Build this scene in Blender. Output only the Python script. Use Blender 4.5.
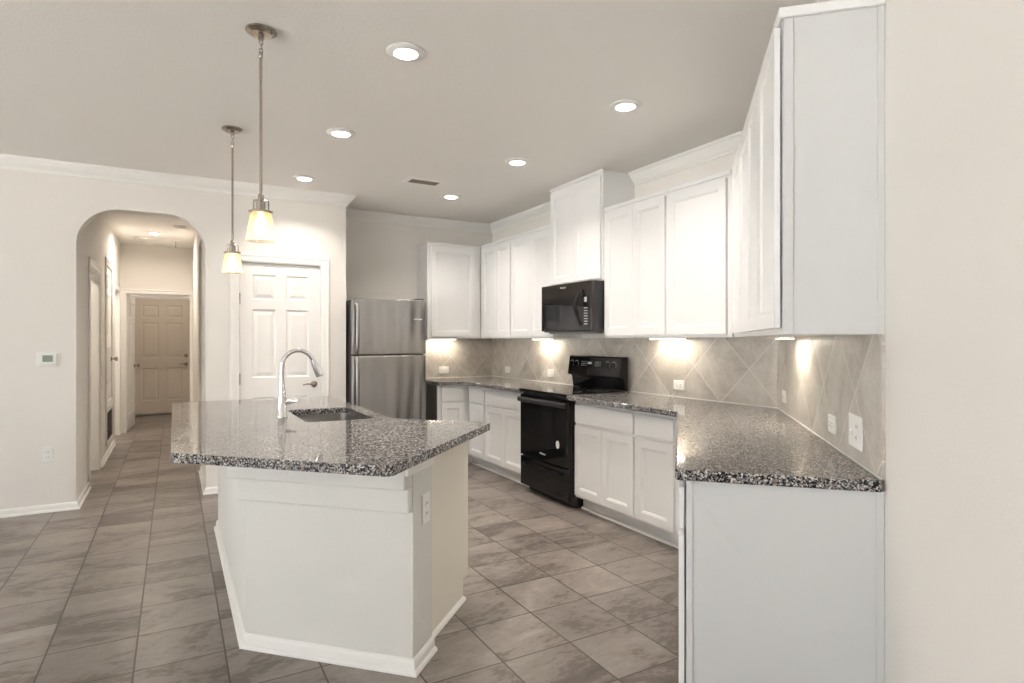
import bpy, bmesh, math, random
from mathutils import Vector, Matrix
from mathutils.geometry import tessellate_polygon

for o in list(bpy.data.objects):
    bpy.data.objects.remove(o, do_unlink=True)
S = bpy.context.scene
COL = S.collection
PI = math.pi
R2 = math.sqrt(2.0)
random.seed(4)

# ------------------------------------------------------------------ camera
EYE = 1.353
YAW = math.radians(29.383)
cd = bpy.data.cameras.new('camera')
cam = bpy.data.objects.new('camera', cd)
COL.objects.link(cam)
cam.location = (0, 0, EYE)
cam.rotation_euler = (PI / 2, 0, -YAW)
cd.sensor_width = 36.0
cd.lens = 600.0 / 1024 * 36
cd.shift_y = -1.3 / 1024
cd.clip_start = 0.02
S.camera = cam

# ------------------------------------------------------------------ world, exposure
SKY = 3.6
w = bpy.data.worlds.new('world')
S.world = w
w.use_nodes = True
bg = w.node_tree.nodes['Background']
bg.inputs[0].default_value = (0.95, 0.975, 1.0, 1)
bg.inputs[1].default_value = SKY
S.view_settings.view_transform = 'Standard'
S.view_settings.look = 'None'
S.view_settings.gamma = 1.0
S.view_settings.use_curve_mapping = False
S.view_settings.exposure = 0.46

# high sun from the far side of the house: it lights the pale outside ground, never the room
sl_ = bpy.data.lights.new('sun', 'SUN')
sl_.energy = 90.0
sl_.angle = 0.01
sl_.color = (1.0, 0.985, 0.955)
sun = bpy.data.objects.new('sun', sl_)
COL.objects.link(sun)
sun.rotation_euler = (0, math.radians(35), math.radians(20))
CEIL = 2.76
CAN_W = 7.0
WARM = (1.0, 0.915, 0.825)

# ------------------------------------------------------------------ materials
def new_mat(name):
    m = bpy.data.materials.new(name)
    m.use_nodes = True
    return m, m.node_tree, m.node_tree.nodes['Principled BSDF']

def simple(name, col, rough=0.5, metal=0.0, spec=0.5, bump=None, coat=0.0):
    m, nt, b = new_mat(name)
    b.inputs['Base Color'].default_value = (*col, 1)
    b.inputs['Roughness'].default_value = rough
    b.inputs['Metallic'].default_value = metal
    b.inputs['Specular IOR Level'].default_value = spec
    b.inputs['Coat Weight'].default_value = coat
    if bump:
        scale, strength, dist = bump
        tc = nt.nodes.new('ShaderNodeTexCoord')
        n = nt.nodes.new('ShaderNodeTexNoise')
        n.inputs['Scale'].default_value = scale
        n.inputs['Detail'].default_value = 3
        bp = nt.nodes.new('ShaderNodeBump')
        bp.inputs['Strength'].default_value = strength
        bp.inputs['Distance'].default_value = dist
        nt.links.new(tc.outputs['Object'], n.inputs['Vector'])
        nt.links.new(n.outputs['Fac'], bp.inputs['Height'])
        nt.links.new(bp.outputs['Normal'], b.inputs['Normal'])
    return m

def emit(name, col, strength):
    m, nt, b = new_mat(name)
    b.inputs['Base Color'].default_value = (0.9, 0.9, 0.9, 1)
    b.inputs['Emission Color'].default_value = (*col, 1)
    b.inputs['Emission Strength'].default_value = strength
    return m

def math_node(nt, op, a, b=None):
    n = nt.nodes.new('ShaderNodeMath')
    n.operation = op
    for i, v in enumerate((a, b)):
        if v is None:
            continue
        if isinstance(v, (int, float)):
            n.inputs[i].default_value = v
        else:
            nt.links.new(v, n.inputs[i])
    return n.outputs[0]

def ramp(nt, fac, stops):
    r = nt.nodes.new('ShaderNodeValToRGB')
    e = r.color_ramp.elements
    while len(e) < len(stops):
        e.new(0.5)
    for k, (p, c) in enumerate(stops):
        e[k].position = p
        e[k].color = (*c, 1)
    nt.links.new(fac, r.inputs['Fac'])
    return r.outputs['Color']

def mix(nt, fac, a, b, kind='MIX'):
    n = nt.nodes.new('ShaderNodeMix')
    n.data_type = 'RGBA'
    n.blend_type = kind
    for i, v in ((0, fac), (6, a), (7, b)):
        if isinstance(v, (int, float)):
            n.inputs[i].default_value = v
        elif isinstance(v, tuple):
            n.inputs[i].default_value = (*v, 1)
        else:
            nt.links.new(v, n.inputs[i])
    return n.outputs[2]

def tile_mat(name, size, off, diag, cols, grout, gw, rough, nscale, plane='XY', swirl=1.0, bumpd=0.0015, spec=0.5):
    """square ceramic tiles laid on a grid (or on a diagonal) with thin grout, clouded body"""
    m, nt, b = new_mat(name)
    tc = nt.nodes.new('ShaderNodeTexCoord')
    sp = nt.nodes.new('ShaderNodeSeparateXYZ')
    nt.links.new(tc.outputs['Object'], sp.inputs[0])
    a0 = sp.outputs['X']
    b0 = sp.outputs['Y'] if plane == 'XY' else sp.outputs['Z']
    a0 = math_node(nt, 'SUBTRACT', a0, off[0])
    b0 = math_node(nt, 'SUBTRACT', b0, off[1])
    if diag:
        p = math_node(nt, 'MULTIPLY', math_node(nt, 'ADD', a0, b0), 1 / R2)
        q = math_node(nt, 'MULTIPLY', math_node(nt, 'SUBTRACT', a0, b0), 1 / R2)
    else:
        p, q = a0, b0
    p = math_node(nt, 'DIVIDE', p, size)
    q = math_node(nt, 'DIVIDE', q, size)
    ds = []
    for c in (p, q):
        f = math_node(nt, 'FRACT', c)
        d = math_node(nt, 'MINIMUM', f, math_node(nt, 'SUBTRACT', 1.0, f))
        ds.append(d)
    d = math_node(nt, 'MULTIPLY', math_node(nt, 'MINIMUM', ds[0], ds[1]), size)
    mr = nt.nodes.new('ShaderNodeMapRange')
    mr.interpolation_type = 'SMOOTHSTEP'
    nt.links.new(d, mr.inputs['Value'])
    mr.inputs['From Min'].default_value = gw * 0.35
    mr.inputs['From Max'].default_value = gw * 0.75
    body = mr.outputs[0]
    cx = nt.nodes.new('ShaderNodeCombineXYZ')
    nt.links.new(math_node(nt, 'FLOOR', p), cx.inputs[0])
    nt.links.new(math_node(nt, 'FLOOR', q), cx.inputs[1])
    wn = nt.nodes.new('ShaderNodeTexWhiteNoise')
    wn.noise_dimensions = '3D'
    nt.links.new(cx.outputs[0], wn.inputs['Vector'])
    # every tile carries its own piece of the cloud pattern
    sc = nt.nodes.new('ShaderNodeVectorMath'); sc.operation = 'SCALE'
    nt.links.new(wn.outputs['Color'], sc.inputs[0]); sc.inputs['Scale'].default_value = 37.0
    ad = nt.nodes.new('ShaderNodeVectorMath'); ad.operation = 'ADD'
    nt.links.new(tc.outputs['Object'], ad.inputs[0]); nt.links.new(sc.outputs[0], ad.inputs[1])
    mp = nt.nodes.new('ShaderNodeMapping')
    mp.inputs['Rotation'].default_value = (0, 0, math.radians(-24))
    mp.inputs['Scale'].default_value = (0.62, 1.25, 1.0) if swirl > 0.9 else (1, 1, 1)
    nt.links.new(ad.outputs[0], mp.inputs['Vector'])
    n1 = nt.nodes.new('ShaderNodeTexNoise')
    n1.inputs['Scale'].default_value = nscale
    n1.inputs['Detail'].default_value = 7
    n1.inputs['Roughness'].default_value = 0.70
    n1.inputs['Distortion'].default_value = 0.9 * swirl
    nt.links.new(mp.outputs[0], n1.inputs['Vector'])
    n2 = nt.nodes.new('ShaderNodeTexNoise')
    n2.inputs['Scale'].default_value = nscale * 14
    n2.inputs['Detail'].default_value = 4
    n2.inputs['Roughness'].default_value = 0.7
    nt.links.new(mp.outputs[0], n2.inputs['Vector'])
    fac = math_node(nt, 'ADD', math_node(nt, 'MULTIPLY', n1.outputs['Fac'], 0.72), math_node(nt, 'MULTIPLY', n2.outputs['Fac'], 0.28))
    c = ramp(nt, fac, cols)
    tint = math_node(nt, 'ADD', math_node(nt, 'MULTIPLY', wn.outputs['Value'], 0.16), 0.92)
    tc2 = nt.nodes.new('ShaderNodeCombineColor')
    for i in range(3):
        nt.links.new(tint, tc2.inputs[i])
    c = mix(nt, 1.0, c, tc2.outputs[0], 'MULTIPLY')
    c = mix(nt, body, grout, c)
    nt.links.new(c, b.inputs['Base Color'])
    b.inputs['Specular IOR Level'].default_value = spec
    rr = math_node(nt, 'ADD', math_node(nt, 'MULTIPLY', n2.outputs['Fac'], 0.15), rough - 0.07)
    nt.links.new(rr, b.inputs['Roughness'])
    hgt = math_node(nt, 'ADD', body, math_node(nt, 'MULTIPLY', fac, 0.25))
    bp = nt.nodes.new('ShaderNodeBump')
    bp.inputs['Strength'].default_value = 0.5
    bp.inputs['Distance'].default_value = bumpd
    nt.links.new(hgt, bp.inputs['Height'])
    nt.links.new(bp.outputs['Normal'], b.inputs['Normal'])
    return m

def granite_mat():
    m, nt, b = new_mat('granite')
    tc = nt.nodes.new('ShaderNodeTexCoord')
    def vor(scale, rnd=1.0):
        v = nt.nodes.new('ShaderNodeTexVoronoi')
        v.inputs['Scale'].default_value = scale
        v.inputs['Randomness'].default_value = rnd
        nt.links.new(tc.outputs['Object'], v.inputs['Vector'])
        s = nt.nodes.new('ShaderNodeSeparateColor')
        nt.links.new(v.outputs['Color'], s.inputs[0])
        return s.outputs[0]
    a = vor(185)
    c2 = vor(340)
    n = nt.nodes.new('ShaderNodeTexNoise')
    n.inputs['Scale'].default_value = 26
    n.inputs['Detail'].default_value = 2
    nt.links.new(tc.outputs['Object'], n.inputs['Vector'])
    fac = math_node(nt, 'ADD', math_node(nt, 'MULTIPLY', a, 0.80), math_node(nt, 'MULTIPLY', n.outputs['Fac'], 0.20))
    col = ramp(nt, fac, [(0.0, (0.008, 0.010, 0.013)), (0.30, (0.014, 0.018, 0.024)), (0.36, (0.075, 0.09, 0.11)),
                         (0.50, (0.15, 0.162, 0.18)), (0.56, (0.25, 0.215, 0.185)), (0.70, (0.31, 0.265, 0.23)), (0.78, (0.56, 0.55, 0.54))])
    fine = ramp(nt, c2, [(0.0, (0.10, 0.10, 0.10)), (0.22, (0.45, 0.44, 0.43)), (0.35, (1, 1, 1)), (1.0, (1.1, 1.08, 1.05))])
    col = mix(nt, 0.8, col, fine, 'MULTIPLY')
    nt.links.new(col, b.inputs['Base Color'])
    b.inputs['Roughness'].default_value = 0.06
    b.inputs['Specular IOR Level'].default_value = 0.26
    return m

def steel_mat():
    m, nt, b = new_mat('stainless_steel')
    tc = nt.nodes.new('ShaderNodeTexCoord')
    mp = nt.nodes.new('ShaderNodeMapping')
    mp.inputs['Scale'].default_value = (4.5, 4.5, 0.35)
    nt.links.new(tc.outputs['Object'], mp.inputs['Vector'])
    n = nt.nodes.new('ShaderNodeTexNoise')
    n.inputs['Scale'].default_value = 1.0
    n.inputs['Detail'].default_value = 1
    nt.links.new(mp.outputs[0], n.inputs['Vector'])
    b.inputs['Base Color'].default_value = (0.36, 0.35, 0.345, 1)
    b.inputs['Metallic'].default_value = 1
    b.inputs['Roughness'].default_value = 0.24
    bp = nt.nodes.new('ShaderNodeBump')          # gentle waviness of the rolled sheet
    bp.inputs['Strength'].default_value = 0.9
    bp.inputs['Distance'].default_value = 0.06
    nt.links.new(n.outputs['Fac'], bp.inputs['Height'])
    nt.links.new(bp.outputs['Normal'], b.inputs['Normal'])
    return m

def glass_shade_mat():
    m, nt, b = new_mat('seeded_glass')
    b.inputs['Base Color'].default_value = (1.0, 0.95, 0.86, 1)
    b.inputs['Roughness'].default_value = 0.12
    b.inputs['Transmission Weight'].default_value = 1.0
    b.inputs['IOR'].default_value = 1.12
    tr = nt.nodes.new('ShaderNodeBsdfTranslucent')
    tr.inputs[0].default_value = (1.0, 0.86, 0.62, 1)
    mx = nt.nodes.new('ShaderNodeMixShader')
    mx.inputs[0].default_value = 0.35
    out = nt.nodes['Material Output']
    nt.links.new(b.outputs[0], mx.inputs[1])
    nt.links.new(tr.outputs[0], mx.inputs[2])
    nt.links.new(mx.outputs[0], out.inputs['Surface'])
    return m

WALLC = (0.80, 0.768, 0.722)
M_WALL = simple('wall_paint', WALLC, 0.75, spec=0.25, bump=(95, 0.35, 0.003))
M_CEIL = simple('ceiling_paint', (0.90, 0.875, 0.835), 0.9, spec=0.1, bump=(85, 0.35, 0.004))
M_TRIM = simple('trim_paint', (0.86, 0.845, 0.81), 0.35, spec=0.4)
M_CAB = simple('cabinet_paint', (0.84, 0.837, 0.826), 0.33, spec=0.4)
M_CABEND = simple('cabinet_paint_dimmed', (0.66, 0.665, 0.66), 0.5, spec=0.3, bump=(40, 0.1, 0.001))  # cabinet white darkened to tone down window light on the end panels
M_DOOR = simple('door_paint', (0.85, 0.83, 0.80), 0.4, spec=0.4)
M_SIDESHADE = simple('shaded_side', (0.27, 0.25, 0.23), 0.7)  # dark colour stands for the shade between fridge and cabinet
M_GRAN = granite_mat()
M_FLOOR = tile_mat('floor_tile', 0.3375, (0.193, 2.215 - 0.3375 * 10), False,
                   [(0.36, (0.095, 0.076, 0.064)), (0.455, (0.150, 0.125, 0.107)), (0.485, (0.215, 0.185, 0.163)), (0.57, (0.262, 0.228, 0.204)), (0.66, (0.335, 0.298, 0.270))],
                   (0.06, 0.046, 0.038), 0.0065, 0.34, 1.9)
TC = [(0.36, (0.37, 0.335, 0.295)), (0.5, (0.52, 0.485, 0.435)), (0.64, (0.62, 0.59, 0.54))]
M_STEEL = steel_mat()
M_BLACK = simple('black_enamel', (0.006, 0.006, 0.007), 0.05, spec=0.4)
M_BLACKS = simple('black_satin', (0.02, 0.02, 0.021), 0.35)
M_SMOKE = simple('smoked_glass', (0.008, 0.008, 0.009), 0.02, spec=0.5)
M_MWFACE = simple('slate_metal', (0.06, 0.053, 0.048), 0.18, metal=0.7)
M_CHROME = simple('chrome', (0.82, 0.82, 0.83), 0.06, metal=1)
M_NICKEL = simple('brushed_nickel', (0.40, 0.36, 0.31), 0.25, metal=1)
M_PLATE = simple('white_plastic', (0.86, 0.85, 0.82), 0.35)
M_SLOT = simple('dark_slot', (0.05, 0.05, 0.05), 0.6)
M_LCD = simple('lcd_grey', (0.20, 0.24, 0.21), 0.2)
M_GRILLE = simple('grille_paint', (0.42, 0.36, 0.30), 0.5)
M_SLATD = simple('vent_slat_grey', (0.22, 0.19, 0.165), 0.6)
M_DARK = simple('duct_dark', (0.05, 0.045, 0.04), 0.8)
M_MARK = simple('light_marking', (0.85, 0.85, 0.85), 0.4)
M_VEST = simple('hall_door_paint', (0.70, 0.62, 0.53), 0.45, spec=0.4)
M_DISC = emit('led_lens', (1.0, 0.94, 0.86), 14)
M_BAR = emit('led_bar', (1.0, 0.90, 0.74), 9)
M_BULB = emit('bulb_glow', (1.0, 0.88, 0.66), 3.0)
M_SHADE = glass_shade_mat()
M_GLASS = simple('window_glass', (1, 1, 1), 0.0)
M_GLASS.node_tree.nodes['Principled BSDF'].inputs['Transmission Weight'].default_value = 1.0
M_GLASS.node_tree.nodes['Principled BSDF'].inputs['IOR'].default_value = 1.0
M_GROUND = simple('outside_ground', (0.62, 0.61, 0.60), 0.9)

# ------------------------------------------------------------------ mesh helper
class MB:
    def __init__(self):
        self.v = []
        self.f = []

    def add(self, vs, fs):
        n = len(self.v)
        self.v += [tuple(x) for x in vs]
        self.f += [tuple(i + n for i in q) for q in fs]
        return self

    def box(self, x0, x1, y0, y1, z0, z1):
        vs = [(x, y, z) for z in (z0, z1) for y in (y0, y1) for x in (x0, x1)]
        return self.add(vs, [(0, 2, 3, 1), (4, 5, 7, 6), (0, 1, 5, 4), (2, 6, 7, 3), (0, 4, 6, 2), (1, 3, 7, 5)])

    def prism(self, poly, z0, z1, hole=None):
        loops = [poly] + ([hole] if hole else [])
        pts = [p for l in loops for p in l]
        n = len(pts)
        vs = [(p[0], p[1], z0) for p in pts] + [(p[0], p[1], z1) for p in pts]
        fs = []
        if hole:
            tri = tessellate_polygon([[Vector((p[0], p[1], 0)) for p in l] for l in loops])
            fs += [tuple(t) for t in tri] + [tuple(i + n for i in reversed(t)) for t in tri]
        else:
            fs += [tuple(range(n)), tuple(range(n, 2 * n))]
        s = 0
        for l in loops:
            k = len(l)
            for i in range(k):
                a, b = s + i, s + (i + 1) % k
                fs.append((a, b, b + n, a + n))
            s += k
        return self.add(vs, fs)

    def rings(self, rings, cap0=True, cap1=True):
        k = len(rings[0])
        vs = [p for r in rings for p in r]
        fs = []
        for j in range(len(rings) - 1):
            for i in range(k):
                a, b = j * k + i, j * k + (i + 1) % k
                fs.append((a, b, b + k, a + k))
        if cap0:
            fs.append(tuple(range(k)))
        if cap1:
            fs.append(tuple(range((len(rings) - 1) * k, len(rings) * k)))
        return self.add(vs, fs)

    def lathe(self, prof, c=(0, 0, 0), seg=32, axis='Z', cap0=True, cap1=True):
        rs = []
        for r, z in prof:
            ring = []
            for i in range(seg):
                t = 2 * PI * i / seg
                p = (r * math.cos(t), r * math.sin(t), z)
                if axis == 'Y':
                    p = (p[0], -p[2], p[1])
                elif axis == 'X':
                    p = (p[2], p[0], p[1])
                ring.append((p[0] + c[0], p[1] + c[1], p[2] + c[2]))
            rs.append(ring)
        return self.rings(rs, cap0, cap1)

    def tube(self, pts, r, seg=12, cap=True, flat=1.0):
        pts = [Vector(p) for p in pts]
        rr = r if isinstance(r, (list, tuple)) else [r] * len(pts)
        rs = []
        up = None
        for i, p in enumerate(pts):
            d = (pts[min(i + 1, len(pts) - 1)] - pts[max(i - 1, 0)]).normalized()
            if up is None:
                up = Vector((0, 0, 1)) if abs(d.z) < 0.9 else Vector((0, 1, 0))
            s = d.cross(up).normalized()
            u = s.cross(d).normalized()
            up = u
            rs.append([p + s * (rr[i] * math.cos(2 * PI * k / seg)) + u * (rr[i] * flat * math.sin(2 * PI * k / seg)) for k in range(seg)])
        return self.rings(rs, cap, cap)

    def sweep(self, prof, path, closed=False, side=1):
        """profile (out, z) carried along a plan path with mitred corners; out is measured to the left of travel * side"""
        P = [Vector(p) for p in path]
        n = len(P)
        rs = []
        for i in range(n):
            dp = (P[i] - P[i - 1]).normalized() if (i > 0 or closed) else None
            dn = (P[(i + 1) % n] - P[i]).normalized() if (i < n - 1 or closed) else None
            if dp is None: dp = dn
            if dn is None: dn = dp
            na = Vector((-dp.y, dp.x)) * side
            nb = Vector((-dn.y, dn.x)) * side
            m = (na + nb).normalized()
            k = 1.0 / max(0.3, m.dot(na))
            rs.append([(P[i].x + m.x * o * k, P[i].y + m.y * o * k, z) for o, z in prof])
        if closed:
            rs.append(rs[0])
        return self.rings(rs, not closed, not closed)

    def slab(self, xs, zs, y0, y1, cells, steps):
        """upright slab, front at y0 (towards -Y), back at y1; listed cells of the front are sunk in stepped rings"""
        for i in range(len(xs) - 1):
            for j in range(len(zs) - 1):
                a, b, c, d = xs[i], xs[i + 1], zs[j], zs[j + 1]
                if (i, j) in cells:
                    rs = [[(a, y0, c), (b, y0, c), (b, y0, d), (a, y0, d)]]
                    for ins, dep in steps:
                        rs.append([(a + ins, y0 + dep, c + ins), (b - ins, y0 + dep, c + ins), (b - ins, y0 + dep, d - ins), (a + ins, y0 + dep, d - ins)])
                    self.rings(rs, False, True)
                else:
                    self.add([(a, y0, c), (b, y0, c), (b, y0, d), (a, y0, d)], [(0, 1, 2, 3)])
        # sides and back share the grid so the slab stays closed after welding
        X0, X1, Z0, Z1 = xs[0], xs[-1], zs[0], zs[-1]
        loop = [(x, Z0) for x in xs] + [(X1, z) for z in zs[1:]] + [(x, Z1) for x in reversed(xs[:-1])] + [(X0, z) for z in reversed(zs[1:-1])]
        self.rings([[(x, y0, z) for x, z in loop], [(x, y1, z) for x, z in loop]], False, True)
        return self

    def move(self, M):
        self.v = [tuple(M @ Vector(p)) for p in self.v]
        return self

    def build(self, name, mat, parent=None, bevel=0.0, smooth=False, seg=2, weld=True):
        me = bpy.data.meshes.new(name)
        me.from_pydata(self.v, [], self.f)
        bm = bmesh.new()
        bm.from_mesh(me)
        if weld:
            bmesh.ops.remove_doubles(bm, verts=bm.verts, dist=1e-5)
        bmesh.ops.recalc_face_normals(bm, faces=bm.faces)
        bm.to_mesh(me)
        bm.free()
        o = bpy.data.objects.new(name, me)
        COL.objects.link(o)
        me.materials.append(mat)
        if parent:
            o.parent = parent
        if smooth:
            me.shade_smooth()
            me.set_sharp_from_angle(angle=math.radians(35))
        if bevel:
            b = o.modifiers.new('bevel', 'BEVEL')
            b.width = bevel
            b.segments = seg
            b.limit_method = 'ANGLE'
            b.angle_limit = math.radians(40)
            b.harden_normals = False
        return o

def thing(name, label, cat, loc=(0, 0, 0), rz=0.0, group=None):
    o = bpy.data.objects.new(name, None)
    COL.objects.link(o)
    o.empty_display_size = 0.1
    o.location = loc
    o.rotation_euler = (0, 0, rz)
    o['label'] = label
    o['category'] = cat
    if group:
        o['group'] = group
    return o

def tag(o, label, cat, group=None):
    o['label'] = label
    o['category'] = cat
    if group:
        o['group'] = group
    return o

def structure(o, label=None, cat=None):
    o['kind'] = 'structure'
    if label:
        o['label'] = label
        o['category'] = cat
    return o

def dup(src, loc, rz, label, group=None):
    r = src.copy()
    COL.objects.link(r)
    r.location = loc
    r.rotation_euler = (0, 0, rz)
    r['label'] = label
    if group:
        r['group'] = group
    for ch in list(src.children):
        c = ch.copy()
        COL.objects.link(c)
        c.parent = r
        for g in list(ch.children):
            d = g.copy()
            COL.objects.link(d)
            d.parent = c
    return r

def text_mesh(name, body, size, mat, parent, loc, rot=(PI / 2, 0, 0), depth=0.0006):
    cu = bpy.data.curves.new(name, 'FONT')
    cu.body = body
    cu.size = size
    cu.extrude = depth
    cu.align_x = 'CENTER'
    cu.align_y = 'CENTER'
    t = bpy.data.objects.new(name, cu)
    COL.objects.link(t)
    bpy.context.view_layer.update()
    me = bpy.data.meshes.new_from_object(t.evaluated_get(bpy.context.evaluated_depsgraph_get()))
    bpy.data.objects.remove(t, do_unlink=True)
    me.materials.clear()
    me.materials.append(mat)
    o = bpy.data.objects.new(name, me)
    COL.objects.link(o)
    o.parent = parent
    o.location = loc
    o.rotation_euler = rot
    return o

def area_lamp(name, parent, loc, size, watts, col, rot=(0, 0, 0), shape='DISK', sy=None, spread=PI):
    l = bpy.data.lights.new(name, 'AREA')
    l.shape = shape
    l.size = size
    if sy:
        l.size_y = sy
    l.energy = watts
    l.color = col
    l.spread = spread
    o = bpy.data.objects.new(name, l)
    COL.objects.link(o)
    o.parent = parent
    o.location = loc
    o.rotation_euler = rot
    return o

def sc_(s, c):
    """point on the angled right wall axes: x+y = s, x-y = c"""
    return ((s + c) / 2, (s - c) / 2)

def round_poly(poly, r, seg=6):
    out = []
    n = len(poly)
    rl = r if isinstance(r, (list, tuple)) else [r] * n
    for i in range(n):
        p = Vector(poly[i]); a = Vector(poly[i - 1]); b = Vector(poly[(i + 1) % n])
        ri = rl[i]
        if ri <= 0:
            out.append(tuple(p)); continue
        u = (a - p).normalized(); v = (b - p).normalized()
        ang = u.angle(v)
        t = ri / math.tan(ang / 2)
        c = p + (u + v).normalized() * (ri / math.sin(ang / 2))
        s0 = p + u * t - c; s1 = p + v * t - c
        a0 = math.atan2(s0.y, s0.x); a1 = math.atan2(s1.y, s1.x)
        d = (a1 - a0 + PI) % (2 * PI) - PI
        for k in range(seg + 1):
            th = a0 + d * k / seg
            out.append((c.x + ri * math.cos(th), c.y + ri * math.sin(th)))
    return out

# ------------------------------------------------------------------ the room
DW = 5.91            # wall with the arch and pantry door
FW = 6.53            # wall behind the fridge
RW = 3.40            # wall behind the range
CW = 0.878           # angled wall, x - y
XA = 1.464           # pantry corner
CORNER = (RW, RW - CW)
AE = sc_(1.45, CW)   # far end of the angled wall, behind the camera
BX, BY, LX = AE[0], -5.0, -5.2   # rear part of the great room
HL, HR = -0.685, 0.245           # hallway sides
HY = 10.4
VY = 12.6

structure(MB().prism([(LX - .2, BY - .2), (4.0, BY - .2), (4.0, 7.0), (1.0, 7.0), (1.0, 13.2), (-2.8, 13.2), (-2.8, 7.0), (LX - .2, 7.0)], -0.1, 0).build('floor', M_FLOOR), 'grey brown clouded square floor tiles with dark thin grout', 'floor')
structure(MB().prism([(LX - .2, BY - .2), (4.0, BY - .2), (4.0, 7.0), (1.0, 7.0), (1.0, 13.2), (-2.8, 13.2), (-2.8, 7.0), (LX - .2, 7.0)], CEIL, CEIL + .12).build('ceiling', M_CEIL), 'flat warm white ceiling with recessed lights', 'ceiling')

# arch wall: plan in x, height z, with the rounded-corner opening cut out
AX0, AX1, AZ, AR = HL, HR, 2.432, 0.30
arch = [(AX0, 0.0), (AX0, AZ - AR)]
for k in range(1, 13):
    t = PI - (PI / 2) * k / 12
    arch.append((AX0 + AR + AR * math.cos(t), AZ - AR + AR * math.sin(t)))
for k in range(0, 12):
    t = PI / 2 - (PI / 2) * k / 12
    arch.append((AX1 - AR + AR * math.cos(t), AZ - AR + AR * math.sin(t)))
arch += [(AX1, AZ - AR), (AX1, 0.0)]
DX0, DX1, DZ = 0.500, 1.236, 2.072      # pantry door opening
outline = [(LX, 0.0)] + arch + [(DX0, 0), (DX0, DZ), (DX1, DZ), (DX1, 0), (XA, 0), (XA, CEIL), (LX, CEIL)]
wl = MB().prism(outline, 0, 0.15)
wl.v = [(x, DW + z, y) for x, y, z in wl.v]
structure(wl.build('wall_arch', M_WALL), 'pale cream wall with rounded archway to hall and pantry door', 'wall')
structure(MB().box(XA - .12, XA, DW + .15, FW, 0, CEIL).build('wall_pantry', M_WALL), 'narrow return wall beside the stainless fridge', 'wall')
structure(MB().box(XA - .12, RW + .15, FW, FW + .15, 0, CEIL).build('wall_back', M_WALL), 'beige wall behind the fridge and corner cabinets', 'wall')
structure(MB().prism([(RW, FW), (RW, CORNER[1]), (RW + .15, CORNER[1] - .062), (RW + .15, FW)], 0, CEIL).build('wall_range', M_WALL), 'cream wall behind the black range', 'wall')
structure(MB().prism([CORNER, AE, (AE[0] + .15, AE[1] - .062), (RW + .15, CORNER[1] - .062)], 0, CEIL).build('wall_right', M_WALL), 'plain cream wall beside the tall end cabinet', 'wall')

def wall_with_windows(name, p0, p1, thick, wins, label):
    """wall from p0 to p1 (interior side to the left), openings (t0,t1,z0,z1) along it"""
    P0, P1 = Vector(p0), Vector(p1)
    L = (P1 - P0).length
    d = (P1 - P0) / L
    n = Vector((d.y, -d.x))
    m = MB()
    edges = sorted([0, L] + [a for w_ in wins for a in w_[:2]])
    def seg(t0, t1, z0, z1):
        a = P0 + d * t0; b = P0 + d * t1
        m.prism([tuple(a), tuple(b), tuple(b + n * thick), tuple(a + n * thick)], z0, z1)
    t = 0
    for w_ in wins:
        seg(t, w_[0], 0, CEIL); seg(w_[0], w_[1], 0, w_[2]); seg(w_[0], w_[1], w_[3], CEIL)
        t = w_[1]
    seg(t, L, 0, CEIL)
    structure(m.build(name, M_WALL), label, 'wall')
    return P0, d, n

WINN = 0
def window(P0, d, n, t0, t1, z0, z1):
    global WINN
    WINN += 1
    a = P0 + d * t0
    rz = math.atan2(d.y, d.x)
    W, H = t1 - t0, z1 - z0
    root = bpy.data.objects.new('window_%d' % WINN, None)
    COL.objects.link(root)
    root.location = (a.x, a.y, z0)
    root.rotation_euler = (0, 0, rz)
    structure(root)
    fr = MB()
    for q in ((0, .05, 0, H), (W - .05, W, 0, H), (.05, W - .05, 0, .05), (.05, W - .05, H - .05, H), (.05, W - .05, H * .5 - .02, H * .5 + .02)):
        fr.box(q[0], q[1], -.11, -.05, q[2], q[3])
    fr.build('window_frame', M_TRIM, root)
    MB().box(.05, W - .05, -.085, -.080, .05, H - .05).build('window_pane', M_GLASS, root)
    MB().box(-.03, W + .03, -.05, .03, -.03, 0).build('window_sill', M_TRIM, root)
    l = bpy.data.lights.new('window_portal', 'AREA')
    l.shape = 'RECTANGLE'; l.size = W; l.size_y = H
    l.cycles.is_portal = True
    lo = bpy.data.objects.new('window_portal', l)
    COL.objects.link(lo)
    lo.parent = root
    lo.location = (W / 2, -.16, H / 2)
    lo.rotation_euler = (-PI / 2, 0, 0)      # light leaves along local +Y, into the room

bw = [(0.4, 2.0, .9, 2.35)]
P0, d_, n_ = wall_with_windows('wall_rear', (LX, BY), (BX, BY), .15, bw, 'cream wall with one window behind the viewer')
for q in bw: window(P0, d_, n_, *q)
lw = [(2.0, 4.2, .06, 2.40), (4.6, 6.8, .06, 2.40), (7.4, 9.6, .06, 2.40)]
P0, d_, n_ = wall_with_windows('wall_left', (LX, FW), (LX, BY), .15, lw, 'cream wall with windows at the living room side')
for q in lw: window(P0, d_, n_, *q)
structure(MB().box(BX, BX + .15, BY, AE[1] - .0, 0, CEIL).build('wall_side', M_WALL), 'plain cream wall behind the viewer', 'wall')
gnd = structure(MB().box(-30, 30, -35, 30, -.4, -.35).build('ground', M_GROUND), 'unseen outside ground made pale to bounce daylight indoors', 'ground')  # paleness chosen to throw daylight up onto the ceiling

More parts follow.
